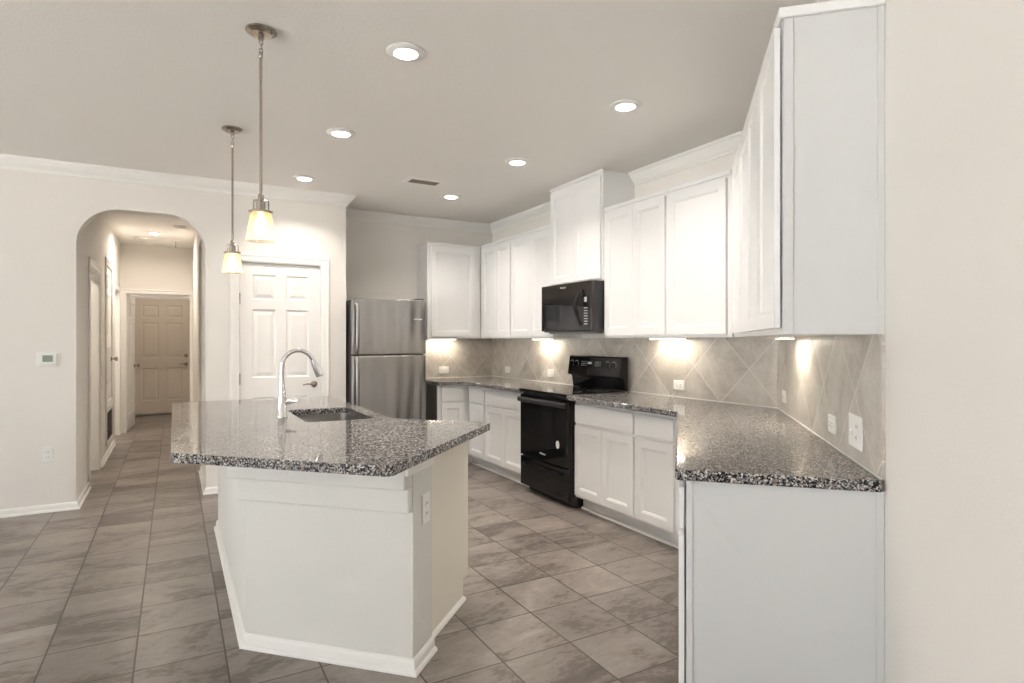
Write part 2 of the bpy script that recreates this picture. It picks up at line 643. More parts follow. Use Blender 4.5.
# hallway
structure(MB().box(HL - .12, HL, DW + .15, 6.75, 0, CEIL).box(HL - .12, HL, 6.75, 7.57, 2.045, CEIL).box(HL - .12, HL, 7.57, 8.26, 0, CEIL)
          .box(HL - .12, HL, 8.26, 9.06, 2.23, CEIL).box(HL - .12, HL, 8.26, 9.06, 0, .63).box(HL - .12, HL, 9.06, 9.38, 0, CEIL)
          .box(HL - .12, HL, 9.38, 10.2, 2.045, CEIL).box(HL - .12, HL, 10.2, HY, 0, CEIL).build('wall_hall_left', M_WALL), 'cream hallway wall with doors along it', 'wall')
structure(MB().box(HR, HR + .12, DW + .15, 6.95, 0, CEIL).box(HR, HR + .12, 6.95, 7.75, 2.42, CEIL).box(HR, HR + .12, 7.75, HY, 0, CEIL).build('wall_hall_right', M_WALL), 'cream hallway wall opposite the doors', 'wall')
structure(MB().box(HR + .10, HR + .12, 6.95, 7.75, 0, 2.42).build('wall_hall_niche', M_WALL), 'back of shallow hallway niche', 'wall')
EO0, EO1, EOZ = -0.622, 0.222, 2.045
structure(MB().box(HL - .12, EO0, HY, HY + .12, 0, CEIL).box(EO1, HR + .12, HY, HY + .12, 0, CEIL).box(EO0, EO1, HY, HY + .12, EOZ, CEIL).build('wall_hall_end', M_WALL), 'tan wall over the cased opening at hall end', 'wall')
structure(MB().box(-.80, -.68, HY + .12, VY, 0, CEIL).box(.31, .43, HY + .12, VY, 0, CEIL).box(-.80, .43, VY + .05, VY + .17, 0, CEIL).build('wall_vestibule', M_WALL), 'tan walls of small room beyond the hall', 'wall')

# six-panel doors ---------------------------------------------------------
STEP6 = [(0.0001, 0.0), (0.012, 0.009), (0.022, 0.009), (0.05, 0.002)]
def six_panel(name, parent, x0, x1, z0, z1, y0, mat, t=.035):
    W = x1 - x0; H = z1 - z0
    st = W * .145; mid = W * .125
    px = [x0, x0 + st, x0 + (W - mid) / 2, x0 + (W + mid) / 2, x1 - st, x1]
    pz = [z0, z0 + H * .115, z0 + H * .400, z0 + H * .488, z0 + H * .795, z0 + H * .838, z0 + H * .950, z1]
    cells = {(i, j) for i in (1, 3) for j in (1, 3, 5)}
    return MB().slab(px, pz, y0, y0 + t, cells, STEP6).build(name, mat, parent)

def casing(parent, x0, x1, z1, y0=0.0, wd=.075, z0=0.0, t=.018, bottom=False):
    prof = [(0, 0), (0, t * .55), (.008, t * .7), (wd * .6, t * .7), (wd * .75, t), (wd - .004, t), (wd, t * .6), (wd, 0)]
    def ring(x, z, dx, dz):
        return [(x + dx * o, y0 - h, z + dz * o) for o, h in prof]
    rs = [ring(x0, z0, -1, -1 if bottom else 0), ring(x0, z1, -1, 1), ring(x1, z1, 1, 1), ring(x1, z0, 1, -1 if bottom else 0)]
    m = MB()
    if bottom:
        rs.append(rs[0])
        m.rings(rs, False, False)
    else:
        m.rings(rs)
    return m.build('door_casing', M_TRIM, parent)

def door_root(n, loc, rz, label):
    r = bpy.data.objects.new('door_%d' % n, None)
    COL.objects.link(r)
    r.location = loc
    r.rotation_euler = (0, 0, rz)
    structure(r, label, 'door')
    return r

def jamb(parent, x0, x1, z1, depth, t=.012):
    MB().box(x0 - .0, x0 + t, .0, depth, 0, z1).box(x1 - t, x1, 0, depth, 0, z1).box(x0 + t, x1 - t, 0, depth, z1 - t, z1).build('door_jamb', M_TRIM, parent)

def lever(parent, x, y, z, mat=M_NICKEL, dirx=-1):
    m = MB().lathe([(.031, 0), (.031, .006), (.024, .012), (.012, .014), (.012, .045)], (x, y, z), 20, 'Y')
    m.tube([(x, y - .045, z), (x + dirx * .03, y - .05, z + .002), (x + dirx * .07, y - .05, z + .006), (x + dirx * .11, y - .047, z - .004)], [.011, .010, .008, .006], 10)
    return m.build('door_handle', mat, parent, smooth=True)

def knob(parent, x, y, z, mat=M_NICKEL):
    return MB().lathe([(.030, 0), (.030, .006), (.012, .012), (.012, .035), (.024, .045), (.028, .058), (.022, .070), (.004, .073)], (x, y, z), 18, 'Y').build('door_knob', mat, parent, smooth=True)

# pantry door
d1 = door_root(1, (0, DW, 0), 0, 'white six-panel pantry door between archway and fridge')
jamb(d1, DX0 - .0, DX1, DZ, .15)
six_panel('door_panel', d1, DX0 + .015, DX1 - .015, .01, DZ - .016, .018, M_DOOR)
casing(d1, DX0 + .004, DX1 - .004, DZ - .004, 0, .072)
lever(d1, 1.165, .018, .935)
MB().box(DX0 + .010, DX0 + .020, .004, .017, 1.68, 1.78).box(DX0 + .010, DX0 + .020, .004, .017, .95, 1.05).box(DX0 + .010, DX0 + .020, .004, .017, .2, .3).build('hinge', M_NICKEL, d1)
MB().box(DX0, DX1, .10, .14, 0, DZ).build('door_backing', M_DARK, d1)

# hall left doors: local -Y faces into the hall (+x), local x runs along +y
def hall_door(n, y0, y1, z1, label, z0=0.0, closed=False, kn=None):
    r = door_root(n, (HL, 0, 0), PI / 2, label)
    # rotz 90deg: local (x, y) -> world (-y, x): local -Y is +x
    if z0 == 0:
        jamb(r, y0, y1, z1, .12)
        casing(r, y0 + .004, y1 - .004, z1 - .004)
    else:
        casing(r, y0 + .004, y1 - .004, z1 - .004, z0=z0 + .004, bottom=True)
    if z0: six_panel('door_panel', r, y0 + .014, y1 - .014, z0 + .01, z1 - .014, .06 if z0 == 0 else .004, M_DOOR)
    if kn:
        knob(r, kn, .004 if z0 else .06, 1.12 if z0 else .93)
    return r
hall_door(2, 6.75, 7.57, 2.045, 'cased open doorway nearest the archway in the hall')
hall_door(3, 8.26, 9.06, 2.23, 'raised closet door above the return air grille', z0=.63, kn=8.99)
hall_door(4, 9.38, 10.2, 2.045, 'cased open doorway farthest along the hall wall')
structure(MB().box(-2.5, -2.38, DW + .15, 10.5, 0, CEIL).box(-2.38, HL - .12, 10.4, 10.5, 0, CEIL).box(-2.38, HL - .12, 7.75, 7.85, 0, CEIL).build('wall_side_room', M_WALL), 'cream walls of the rooms off the hallway', 'wall')
# end opening
d5 = door_root(5, (0, HY, 0), 0, 'open white door swung back in the cased hall-end opening')
jamb(d5, EO0, EO1, EOZ, .12)
casing(d5, EO0 + .004, EO1 - .004, EOZ - .004, 0, .062)
leaf = bpy.data.objects.new('door_leaf', None)
COL.objects.link(leaf)
leaf.parent = d5
leaf.location = (EO0 + .02, .13, 0)
leaf.rotation_euler = (0, 0, math.radians(86))
six_panel('door_panel', leaf, 0, .80, .012, 2.025, 0, M_DOOR)
MB().lathe([(.030, 0), (.030, .006), (.012, .012), (.012, .035), (.024, .045), (.028, .058), (.022, .070), (.004, .073)], (.70, 0, .95), 18, 'Y').build('door_knob', M_NICKEL, leaf, smooth=True)
d6 = door_root(6, (0, VY, 0), 0, 'closed tan six-panel door with deadbolt at far end')
six_panel('door_panel', d6, -.64, .262, .03, 2.09, .0, M_VEST, .04)
casing(d6, -.645, .267, 2.095, .0, .035)
lever(d6, .19, 0, .915, M_NICKEL)
MB().lathe([(.030, 0), (.030, .010), (.022, .022), (.004, .024)], (.19, 0, 1.07), 18, 'Y').build('deadbolt', M_NICKEL, d6, smooth=True)

# crown molding and baseboards --------------------------------------------
CROWN = [(0, -.100), (.008, -.100), (.011, -.094), (.011, -.084), (.019, -.082), (.021, -.074), (.030, -.066), (.050, -.044), (.060, -.026), (.062, -.020), (.072, -.018), (.072, -.008), (.078, -.006), (.078, 0), (0, 0)]
cr = [(o, CEIL + z) for o, z in CROWN]
structure(MB().sweep(cr, [(LX, DW), (XA, DW), (XA, FW), (RW, FW), (RW, 4.695)], side=-1).build('trim_1', M_TRIM), 'white crown molding over archway, fridge and corner', 'crown molding')
structure(MB().sweep(cr, [(RW, 3.915), CORNER, AE], side=-1).build('trim_2', M_TRIM), 'white crown molding between tall cabinet and right wall', 'crown molding')
BASE = [(0, 0), (.026, 0), (.026, .008), (.022, .015), (.014, .019), (.013, .045), (.009, .055), (.004, .060), (0, .060)]
def base(name, path, side, parent=None):
    o = MB().sweep(BASE, path, side=side).build(name, M_TRIM, parent)
    return o
structure(base('baseboard_arch_left', [(LX, DW), (HL, DW), (HL, 6.675)], -1), 'white baseboard wrapping archway left side', 'baseboard')
structure(base('baseboard_arch_right', [(HR, 6.95), (HR, DW), (DX0 - .07, DW)], -1), 'white baseboard between archway and pantry door', 'baseboard')
structure(base('baseboard_pantry', [(DX1 + .07, DW), (XA, DW), (XA, DW + .1)], -1), 'short white baseboard between pantry door and fridge', 'baseboard')
structure(base('baseboard_hall_left', [(HL, 7.645), (HL, 9.305)], -1), 'white baseboard beneath return air grille', 'baseboard')
structure(base('baseboard_hall_right', [(HR, HY), (HR, 7.75)], -1), 'white baseboard along hall right side', 'baseboard')
structure(base('baseboard_side', [(sc_(3.0, CW)), AE], -1), 'white baseboard below the plain right wall', 'baseboard')

# ------------------------------------------------------------------ cabinets
REC = [(0.0001, 0.0), (0.007, 0.007), (0.007001, 0.0075)]
def shaker(name, parent, x0, x1, z0, z1, y, mat=M_CAB, rail=.055, t=.019):
    """door with a flat sunk panel; y is the cabinet face, the door stands proud of it"""
    xs = [x0, x0 + rail, x1 - rail, x1]
    zs = [z0, z0 + rail, z1 - rail, z1]
    return MB().slab(xs, zs, y - t, y, {(1, 1)}, [(0.0001, 0.0), (0.004, 0.004), (0.010, 0.004), (0.014, 0.010)]).build(name, mat, parent, bevel=.002, seg=1)

def drawer_front(name, parent, x0, x1, z0, z1, y, mat=M_CAB, t=.019):
    return MB().box(x0, x1, y - t, y, z0, z1).build(name, mat, parent, bevel=.004, seg=2)

BD = .605       # base depth
UD = .315       # wall cabinet depth
def base_cabinet(loc, rz, W, doors, label, drawers=None, x_off=0.0, group='white base cabinets', left=None, hinges=True):
    """local: x along the wall, wall at y=0, front at y=-BD"""
    r = thing('base_cabinet', label, 'cabinet', (loc[0], loc[1], 0), rz, group)
    MB().box(x_off, W, -BD, -.004, .105, .876).build('cabinet_body', M_CAB, r)
    MB().box(x_off + .001, W - .001, -BD + .075, -BD + .09, 0, .105).build('toe_kick', M_CAB, r)
    for a, b in (drawers or []):
        drawer_front('drawer_front', r, a, b, .700, .846, -BD)
    for a, b in doors:
        shaker('cabinet_door', r, a, b, .125, .680, -BD)
    return r

def wall_cabinet(loc, rz, W, doors, label, gap=0.0, z0=1.372, z1=2.438, depth=UD, x_off=0.0, group='white upper cabinets', cap=(1, 1), caplen=None):
    r = thing('upper_cabinet', label, 'cabinet', (loc[0], loc[1], z0), rz, group)
    H = z1 - z0
    MB().box(x_off, W, -depth, -.004, 0, H - .004).build('cabinet_body', M_CAB, r)
    for a, b in doors:
        shaker('cabinet_door', r, a, b, .022, H - .050, -depth - gap)
    cx0 = x_off if caplen is None else caplen[0]
    cx1 = W if caplen is None else caplen[1]
    MB().box(cx0 - .010 * cap[0], cx1 + .010 * cap[1], -depth - .014, -depth + .0, H - .030, H).build('top_trim', M_CAB, r, bevel=.003, seg=1)
    return r

NEG90 = -PI / 2
A45 = math.radians(-135)
# back (fridge) wall: local x = world x
XL = 2.43
base_left = base_cabinet((0, FW, 0), 0, RW - .607, [(2.468, 2.728)], 'narrow white base cabinet with drawer beside the fridge', [(2.468, 2.728)], x_off=XL)
MB().box(XL - .006, XL - .0005, -BD + .003, -.004, .0, .872).build('side_shade_panel', M_SIDESHADE, base_left)['label'] = 'cabinet side facing the fridge with the gap shade painted dark'
up_left = wall_cabinet((0, FW, 0), 0, RW - .32, [(2.470, 3.005)], 'single-door white upper cabinet above counter beside the fridge', x_off=XL, caplen=(XL, RW - .334), cap=(1, 0))
# range wall: local x grows towards the viewer: world y = Y0 - x
RL0 = FW - .006
def ry(y): return RL0 - y
bc_corner = base_cabinet((RW, RL0, 0), NEG90, ry(5.512), [(ry(5.885), ry(5.528))], 'narrow white base cabinet in corner left of black range', [(ry(5.885), ry(5.528))], x_off=BD - .003)
base_cabinet((RW, RL0, 0), NEG90, ry(4.699), [(ry(5.492), ry(5.108)), (ry(5.104), ry(4.722))], 'two-door white base cabinet immediately left of black range', [(ry(5.492), ry(4.722))], x_off=ry(5.511))
base_cabinet((RW, RL0, 0), NEG90, ry(3.205), [(ry(3.915), ry(3.571)), (ry(3.567), ry(3.222))], 'two-door white base cabinet immediately right of black range', [(ry(3.915), ry(3.222))], x_off=ry(3.928))
base_cabinet((RW, RL0, 0), NEG90, ry(2.768), [(ry(3.190), ry(2.832))], 'single-door white base cabinet at inner corner right of range', [(ry(3.190), ry(2.832))], x_off=ry(3.204))
wall_cabinet((RW, RL0, 0), NEG90, ry(5.482), [(ry(6.135), ry(5.815)), (ry(5.812), ry(5.495))], 'two-door white upper cabinet in the far corner', x_off=UD + .004, cap=(0, 0), caplen=(UD + .012, ry(5.482)))
wall_cabinet((RW, RL0, 0), NEG90, ry(4.698), [(ry(5.467), ry(5.089)), (ry(5.086), ry(4.712))], 'two-door white upper cabinet immediately left of the microwave', x_off=ry(5.481), cap=(0, 0))
wall_cabinet((RW, RL0, 0), NEG90, ry(3.205), [(ry(3.905), ry(3.562)), (ry(3.559), ry(3.215))], 'two-door white upper cabinet immediately right of the microwave', x_off=ry(3.918), cap=(0, 0))
wall_cabinet((RW, RL0, 0), NEG90, ry(2.633), [(ry(3.190), ry(2.668))], 'single-door white upper cabinet just before the angled wall', x_off=ry(3.204), cap=(0, 0))
MB().box(.526, BD - .004, -BD + .075, -BD + .09, 0, .105).build('toe_return', M_CAB, bc_corner)
MB().box(RW - .606, RW - .532, -BD + .075, -BD + .09, 0, .105).build('toe_return', M_CAB, base_left)
# tall cabinet over the microwave
tall = wall_cabinet((RW, RL0, 0), NEG90, ry(3.920), [(ry(4.680), ry(4.312)), (ry(4.308), ry(3.935))], 'taller two-door white cabinet over microwave reaching the ceiling', z0=1.845, z1=CEIL - .002, depth=.335, x_off=ry(4.695), cap=(1, 1))
# angled wall. local origin at the wall corner, local x towards the viewer
AL = lambda s: (CORNER[0] + CORNER[1] - s) / R2
SEND = 3.02
ud2 = (CW - .462) / R2
u_a = wall_cabinet((CORNER[0], CORNER[1], 0), A45, AL(4.262), [(AL(5.50), AL(4.895)), (AL(4.885), AL(4.275))], 'two-door white upper cabinet at the inner end of angled wall', x_off=AL(5.62), depth=ud2, cap=(0, 0))
u_b = wall_cabinet((CORNER[0], CORNER[1], 0), A45, AL(SEND), [(AL(4.235), AL(3.655)), (AL(3.645), AL(3.045))], 'white upper cabinet with large plain end panel facing the room', x_off=AL(4.260), depth=ud2, cap=(0, 1), gap=.006)
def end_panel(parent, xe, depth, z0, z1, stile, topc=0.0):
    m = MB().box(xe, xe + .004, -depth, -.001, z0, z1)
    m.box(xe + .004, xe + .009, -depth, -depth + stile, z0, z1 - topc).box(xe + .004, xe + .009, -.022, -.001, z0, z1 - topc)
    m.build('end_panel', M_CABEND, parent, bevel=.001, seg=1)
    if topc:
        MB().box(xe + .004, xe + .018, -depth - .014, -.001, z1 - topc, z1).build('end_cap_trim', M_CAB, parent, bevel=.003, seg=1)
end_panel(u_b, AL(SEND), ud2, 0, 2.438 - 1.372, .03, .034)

# base cabinets under the angled counter: body front at c = .030
bd2 = (CW - .030) / R2
def angled_base(sa, sb, doors, label):
    r = thing('base_cabinet', label, 'cabinet', (CORNER[0], CORNER[1], 0), A45, 'white base cabinets')
    MB().box(AL(sa), AL(sb), -bd2, -.004, .105, .876).build('cabinet_body', M_CAB, r)
    MB().box(AL(sa), AL(sb), -bd2 + .075, -bd2 + .09, 0, .105).build('toe_kick', M_CAB, r)
    for a, b in doors:
        drawer_front('drawer_front', r, AL(a), AL(b), .700, .846, -bd2 - .006)
        shaker('cabinet_door', r, AL(a), AL(b), .125, .680, -bd2 - .006)
    return r
angled_base(5.55, 4.14, [(5.36, 4.77), (4.75, 4.16)], 'white base cabinet under inner end of the angled counter')
ab = angled_base(4.138, SEND + .01, [(4.12, 3.60), (3.58, 3.05)], 'white base cabinet with large plain end panel below granite corner')
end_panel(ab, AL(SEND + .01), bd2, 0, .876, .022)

# shoe molding along the base cabinets
SHOE = [(0, 0), (.018, 0), (.017, .008), (.012, .014), (.006, .018), (0, .019)]
tkx = RW - BD + .073
structure(MB().sweep(SHOE, [(XL, FW - BD + .073), (tkx, FW - BD + .073), (tkx, 4.70)], side=-1).build('trim_3', M_TRIM), 'white shoe molding under corner base cabinets', 'molding')
structure(MB().sweep(SHOE, [(tkx, 3.928), (tkx, 2.80)], side=-1).build('trim_4', M_TRIM), 'white shoe molding under base cabinets right of range', 'molding')

# ------------------------------------------------------------------ countertops
CZ0, CZ1 = .877, .914
cfx = RW - .692
tag(MB().prism(round_poly([(XL - .014, FW - .003), (XL - .014, FW - .675), (cfx, FW - .675), (cfx, 4.699), (RW - .012, 4.699), (RW - .012, FW - .003)], [0, .012, .02, 0, 0, 0]), CZ0, CZ1)
    .build('granite_countertop', M_GRAN, bevel=.006, seg=3), 'polished speckled granite countertop in far corner left of the range', 'countertop', 'granite countertops')
c_in = -.022
e0 = sc_(2.985, c_in); e1 = sc_(2.985, CW - .012 * R2)
tag(MB().prism(round_poly([(cfx, 3.927), (cfx, cfx - c_in), e0, e1, (RW - .012, RW - .012 - CW + .012 * R2), (RW - .012, 3.927)], [0, .012, .02, 0, 0, 0]), CZ0, CZ1)
    .build('granite_countertop', M_GRAN, bevel=.006, seg=3), 'long polished granite countertop running from range along angled wall', 'countertop', 'granite countertops')

# ------------------------------------------------------------------ backsplash
def backsplash(loc, rz, L0, L1, z0, z1, off, label):
    mt = tile_mat('backsplash_tile', .3465, (off, 1.157), True, TC, (0.70, 0.67, 0.62), .0052, .42, 3.4, plane='XZ', swirl=.6, bumpd=.001)
    m = MB().box(L0, L1, -.010, -.001, z0, z1)
    o = m.build('tile_backsplash', mt)
    MB().box(L0, L1, -.015, -.0105, z0 + .0002, z0 + .005).build('caulk_bead', M_TRIM, o)
    o.location = loc
    o.rotation_euler = (0, 0, rz)
    return tag(o, label, 'backsplash', 'diagonal tile backsplashes')
backsplash((0, FW, 0), 0, XL - .03, RW - .0115, .9145, 1.3715, 2.842, 'beige diagonal tile backsplash panel beside the fridge')
bs = backsplash((RW, RL0, 0), NEG90, .0025, ry(CORNER[1]) - .008, .9145, 1.3715, ry(3.24), 'long beige diagonal tile backsplash behind the black range')
m = MB().box(.0025, ry(CORNER[1]) - .008, -.010, -.001, .9145, 1.3715)
m.box(ry(4.69), ry(3.925), -.010, -.001, 1.3716, 1.42)
backsplash((CORNER[0], CORNER[1], 0), A45, .006, AL(3.005), .9145, 1.3715, AL(2.92 * R2), 'beige diagonal tile backsplash on the angled wall with three outlets')

# ------------------------------------------------------------------ island
PWI = [(.275, 4.80), (.275, 2.89), sc_(3.165, -1.475), sc_(3.44, -1.475), (.47, 2.97), (.47, 4.80)]
isl = thing('kitchen_island', 'white textured angled half wall carrying the granite island top', 'kitchen island', (.275, 2.89, 0))
T = Matrix.Translation((-.275, -2.89, 0))
M_ISL = simple('island_wall_dimmed', (0.74, 0.73, 0.69), 0.7, spec=0.25, bump=(95, 0.5, 0.004))  # wall paint darkened to offset the strong daylight on the half wall
MB().prism(PWI, 0, .876).move(T).build('half_wall', M_ISL, isl)
def layer(off, z0, z1, name, lab):
    q = R2 * off
    x = .275 - off
    s = 3.165 - q
    poly = [(x, 4.80), (x, s - x), sc_(s, -1.475), sc_(3.164, -1.475), (.2755, 2.8895), (.2755, 4.80)]
    return MB().prism(poly, z0, z1).move(T).build(name, M_ISL, isl, bevel=.007, seg=2)
layer(.078, .757, .875, 'apron_board', '')
layer(.039, .655, .7565, 'apron_board', '')
MB().prism([sc_(3.056, -1.474), sc_(3.056, -1.453), sc_(3.43, -1.453), sc_(3.43, -1.474)], .815, .875).move(T).build('end_trim_board', M_TRIM, isl, bevel=.003, seg=2)
MB().sweep(BASE, [(.275, 4.80), (.275, 2.89), sc_(3.165, -1.475), sc_(3.44, -1.475)], side=-1).move(T).build('island_baseboard', M_TRIM, isl)

# island cabinets on the kitchen side
def island_cab(poly, front, label, frontdoors, toe, end=None, hollow=False):
    r = thing('island_cabinet', label, 'cabinet', (poly[0][0], poly[0][1], 0), 0, 'island base cabinets')
    T2 = Matrix.Translation((-poly[0][0], -poly[0][1], 0))
    if hollow:
        n = len(poly)
        m = MB()
        c = Vector((sum(p[0] for p in poly) / n, sum(p[1] for p in poly) / n))
        inner = [tuple(Vector(p) + (c - Vector(p)).normalized() * .025) for p in poly]
        m.prism(poly, .105, .874, hole=inner)
        m.prism(inner, .105, .12)
        m.move(T2).build('cabinet_body', M_CAB, r)
    else:
        MB().prism(poly, .105, .875).move(T2).build('cabinet_body', M_CAB, r)
    MB().prism(toe, 0, .105).move(T2).build('toe_base', M_CAB, r)
    # doors: front = (p, q) edge with outward normal to the left of p->q
    P, Q = Vector(front[0]), Vector(front[1])
    L = (Q - P).length
    ang = math.atan2((Q - P).y, (Q - P).x)
    for (a, b, z0, z1, kind) in frontdoors:
        if kind == 'door':
            o = shaker('cabinet_door', r, a, b, z0, z1, 0)
        else:
            o = drawer_front('drawer_front', r, a, b, z0, z1, 0)
        o.location = (P.x - poly[0][0], P.y - poly[0][1], 0)
        o.rotation_euler = (0, 0, ang)
    return r
# door builder's front faces local -Y, so run the edge so that -Y points out
aA = [(.472, 2.970), sc_(3.442, -1.540), sc_(4.273, -1.540), (1.04, 3.233)]
la = (Vector((1.04, 3.233)) - Vector(sc_(4.273, -1.540))).length
island_cab(aA, ((1.04, 3.233), sc_(4.273, -1.540)), 'white end cabinet with painted-in shade at the angled tip of the island',
           [(.04, la - .02, .125, .680, 'door'), (.04, la - .02, .70, .846, 'drawer')],
           [(.472, 2.970), sc_(3.442, -1.540), sc_(4.17, -1.540), (.965, 3.205)])
isc = [o for o in COL.objects if o.name.startswith('island_cabinet')][0]
M_CABSHADE = simple('cabinet_paint_shaded', (0.80, 0.76, 0.67), 0.45)  # cabinet white with its shade mixed into the colour, for the island end
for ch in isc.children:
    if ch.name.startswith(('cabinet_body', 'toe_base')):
        ch.data.materials[0] = M_CABSHADE
MB().sweep(SHOE, [sc_(3.455, -1.540), sc_(4.17, -1.540)], side=-1).move(Matrix.Translation((-aA[0][0], -aA[0][1], 0))).build('shoe_molding', M_TRIM, isc)
island_cab([(.472, 2.972), (1.038, 3.236), (1.038, 4.12), (.472, 4.12)], ((1.038, 4.12), (1.038, 3.236)), 'hollow sink cabinet in the straight part of the island',
           [(.02, .42, .125, .680, 'door'), (.424, .82, .125, .680, 'door'), (.02, .82, .70, .846, 'drawer')],
           [(.472, 2.972), (.963, 3.21), (.963, 4.12), (.472, 4.12)], hollow=True)
island_cab([(.472, 4.122), (1.038, 4.122), (1.038, 4.80), (.472, 4.80)], ((1.038, 4.80), (1.038, 4.122)), 'island cabinet nearest the pantry door',
           [(.02, .336, .125, .680, 'door'), (.34, .66, .125, .680, 'door'), (.02, .66, .70, .846, 'drawer')],
           [(.472, 4.122), (.963, 4.122), (.963, 4.80), (.472, 4.80)])

SK = (.615, .985, 3.32, 3.97)
ITOP = round_poly([(-.012, 4.84), (-.012, 2.690), (.655, 2.023), (1.477, 2.845), (1.068, 3.254), (1.068, 4.84)], [.02, .03, .03, .035, .02, .02])
hole = round_poly([(SK[0], SK[2]), (SK[1], SK[2]), (SK[1], SK[3]), (SK[0], SK[3])], .05)
tag(MB().prism(ITOP, .8765, .914, hole=hole).build('island_countertop', M_GRAN, bevel=.007, seg=3), 'wide angled polished granite top on the white island', 'countertop')

# sink: undermount steel basin
sk = thing('kitchen_sink', 'stainless undermount basin set in the island granite', 'sink', ((SK[0] + SK[1]) / 2, (SK[2] + SK[3]) / 2, .68))
cx, cy = (SK[0] + SK[1]) / 2, (SK[2] + SK[3]) / 2
def rr(grow, r, z):
    p = round_poly([(SK[0] - cx - grow, SK[2] - cy - grow), (SK[1] - cx + grow, SK[2] - cy - grow), (SK[1] - cx + grow, SK[3] - cy + grow), (SK[0] - cx - grow, SK[3] - cy + grow)], r)
    return [(a, b, z) for a, b in p]
MB().rings([rr(.018, .06, .1955), rr(.004, .05, .1955), rr(.0, .05, .18), rr(-.006, .05, .03), rr(-.02, .04, .006), rr(-.06, .03, .0), rr(-.14, .02, -.004)], False, True).build('basin', simple('sink_steel', (0.24, 0.23, 0.225), 0.28, metal=1), sk, smooth=True)
MB().lathe([(.045, 0), (.045, .003), (.035, .004), (.034, -.001), (.004, -.001)], (0, 0, -.003), 24).build('drain', M_CHROME, sk, smooth=True)

# faucet
fx, fy = .535, 3.62
fa = thing('kitchen_faucet', 'tall chrome gooseneck faucet arching over the island sink', 'faucet', (fx, fy, .9145))
MB().lathe([(.030, 0), (.030, .006), (.026, .012), (.024, .10), (.020, .13), (.0135, .20), (.012, .22)], seg=24).build('faucet_body', M_CHROME, fa, smooth=True)
pts = [(0, 0, .20), (0, 0, .27)]
for k in range(1, 15):
    t = PI - math.radians(160) * k / 14
    pts.append((.088 + .088 * math.cos(t), 0, .288 + .092 * math.sin(t)))
MB().tube(pts, .0125, 16).build('spout', M_CHROME, fa, smooth=True)
e = Vector(pts[-1]); dr = (Vector(pts[-1]) - Vector(pts[-2])).normalized()
MB().tube([e - dr * .005, e + dr * .02, e + dr * .055, e + dr * .095, e + dr * .10], [.0145, .018, .022, .024, .020], 18).build('spray_head', M_CHROME, fa, smooth=True)
MB().tube([(.018, 0, .085), (.048, 0, .085)], .014, 14).tube([(.045, 0, .085), (.06, 0, .086), (.080, 0, .087)], [.009, .008, .006], 10).build('lever_handle', M_CHROME, fa, smooth=True)

# ------------------------------------------------------------------ fridge
fr = thing('refrigerator', 'stainless top-freezer refrigerator standing in the wall alcove', 'refrigerator', (1.856, 5.80, .018))
W2 = .370
MB().box(-W2, W2, .0, .68, .03, 1.725).build('fridge_body', M_BLACKS, fr, bevel=.004)
def fdoor(name, z0, z1):
    n = 14
    pts = []
    for k in range(n + 1):
        x = -W2 + 2 * W2 * k / n
        pts.append((x, -.066 - .010 * (1 - (x / W2) ** 2)))
    poly = pts + [(W2, -.004), (-W2, -.004)]
    return MB().prism(poly, z0, z1).build(name, M_STEEL, fr, bevel=.006, seg=3, smooth=False)
fzd = fdoor('freezer_door', 1.196, 1.738)
frd = fdoor('fridge_door', .10, 1.184)
for ob in (fzd, frd):
    ob.data.shade_smooth(); ob.data.set_sharp_from_angle(angle=math.radians(35))
def fhandle(parent, z0, z1):
    rs = []
    n = 16
    for k in range(n + 1):
        t = k / n
        z = z0 + (z1 - z0) * t
        b = math.sin(PI * t) ** .35 if 0 < t < 1 else 0
        y = -.070 - .042 * b
        rs.append([(-W2 + .036 + .017 * math.cos(a) , y + .011 * math.sin(a), z) for a in [2 * PI * i / 12 for i in range(12)]])
    return MB().rings(rs).build('door_handle', M_STEEL, parent, smooth=True)
fhandle(fzd, 1.205, 1.69)
fhandle(frd, .55, 1.175)
MB().box(W2 - .11, W2 - .01, -.06, .03, 1.740, 1.752).build('hinge_cap', M_BLACKS, fr, bevel=.003)
MB().box(-W2 + .01, W2 - .01, -.045, 0, -.017, .09).build('toe_grille', M_BLACKS, fr)
bm_ = MB()
for i in range(8):
    bm_.box(W2 - .13 + i * .011, W2 - .122 + i * .011, -.0735, -.066, 1.540, 1.550)
bm_.build('badge_lettering', M_MARK, fzd)

# ------------------------------------------------------------------ range
rg = thing('kitchen_range', 'glossy black freestanding electric range between white base cabinets', 'range', (RW - .06, 4.313, 0), NEG90)
RX = .380          # half width
RF = -(RW - .06 - 2.728)   # front plane (local y), -0.595
MB().box(-RX, RX, RF + .03, 0, .10, .895).box(-RX + .01, RX - .01, RF + .09, -.02, 0, .10).build('range_body', M_BLACKS, rg, bevel=.002, seg=1)
MB().box(-RX - .003, RX + .003, RF - .012, -.03, .896, .922).build('cooktop', M_SMOKE, rg, bevel=.006, seg=3)
M_BURN = simple('burner_mark', (.10, .10, .10), .3)
for bx, by, r0 in ((-.19, -.44, .095), (.19, -.44, .075), (-.19, -.17, .075), (.19, -.17, .095)):
    MB().lathe([(r0, .9222), (r0, .9226), (r0 - .003, .9226), (r0 - .003, .9222), (r0, .9222)], (bx, by, 0), 40, cap0=False, cap1=False).build('burner_ring', M_BURN, rg)
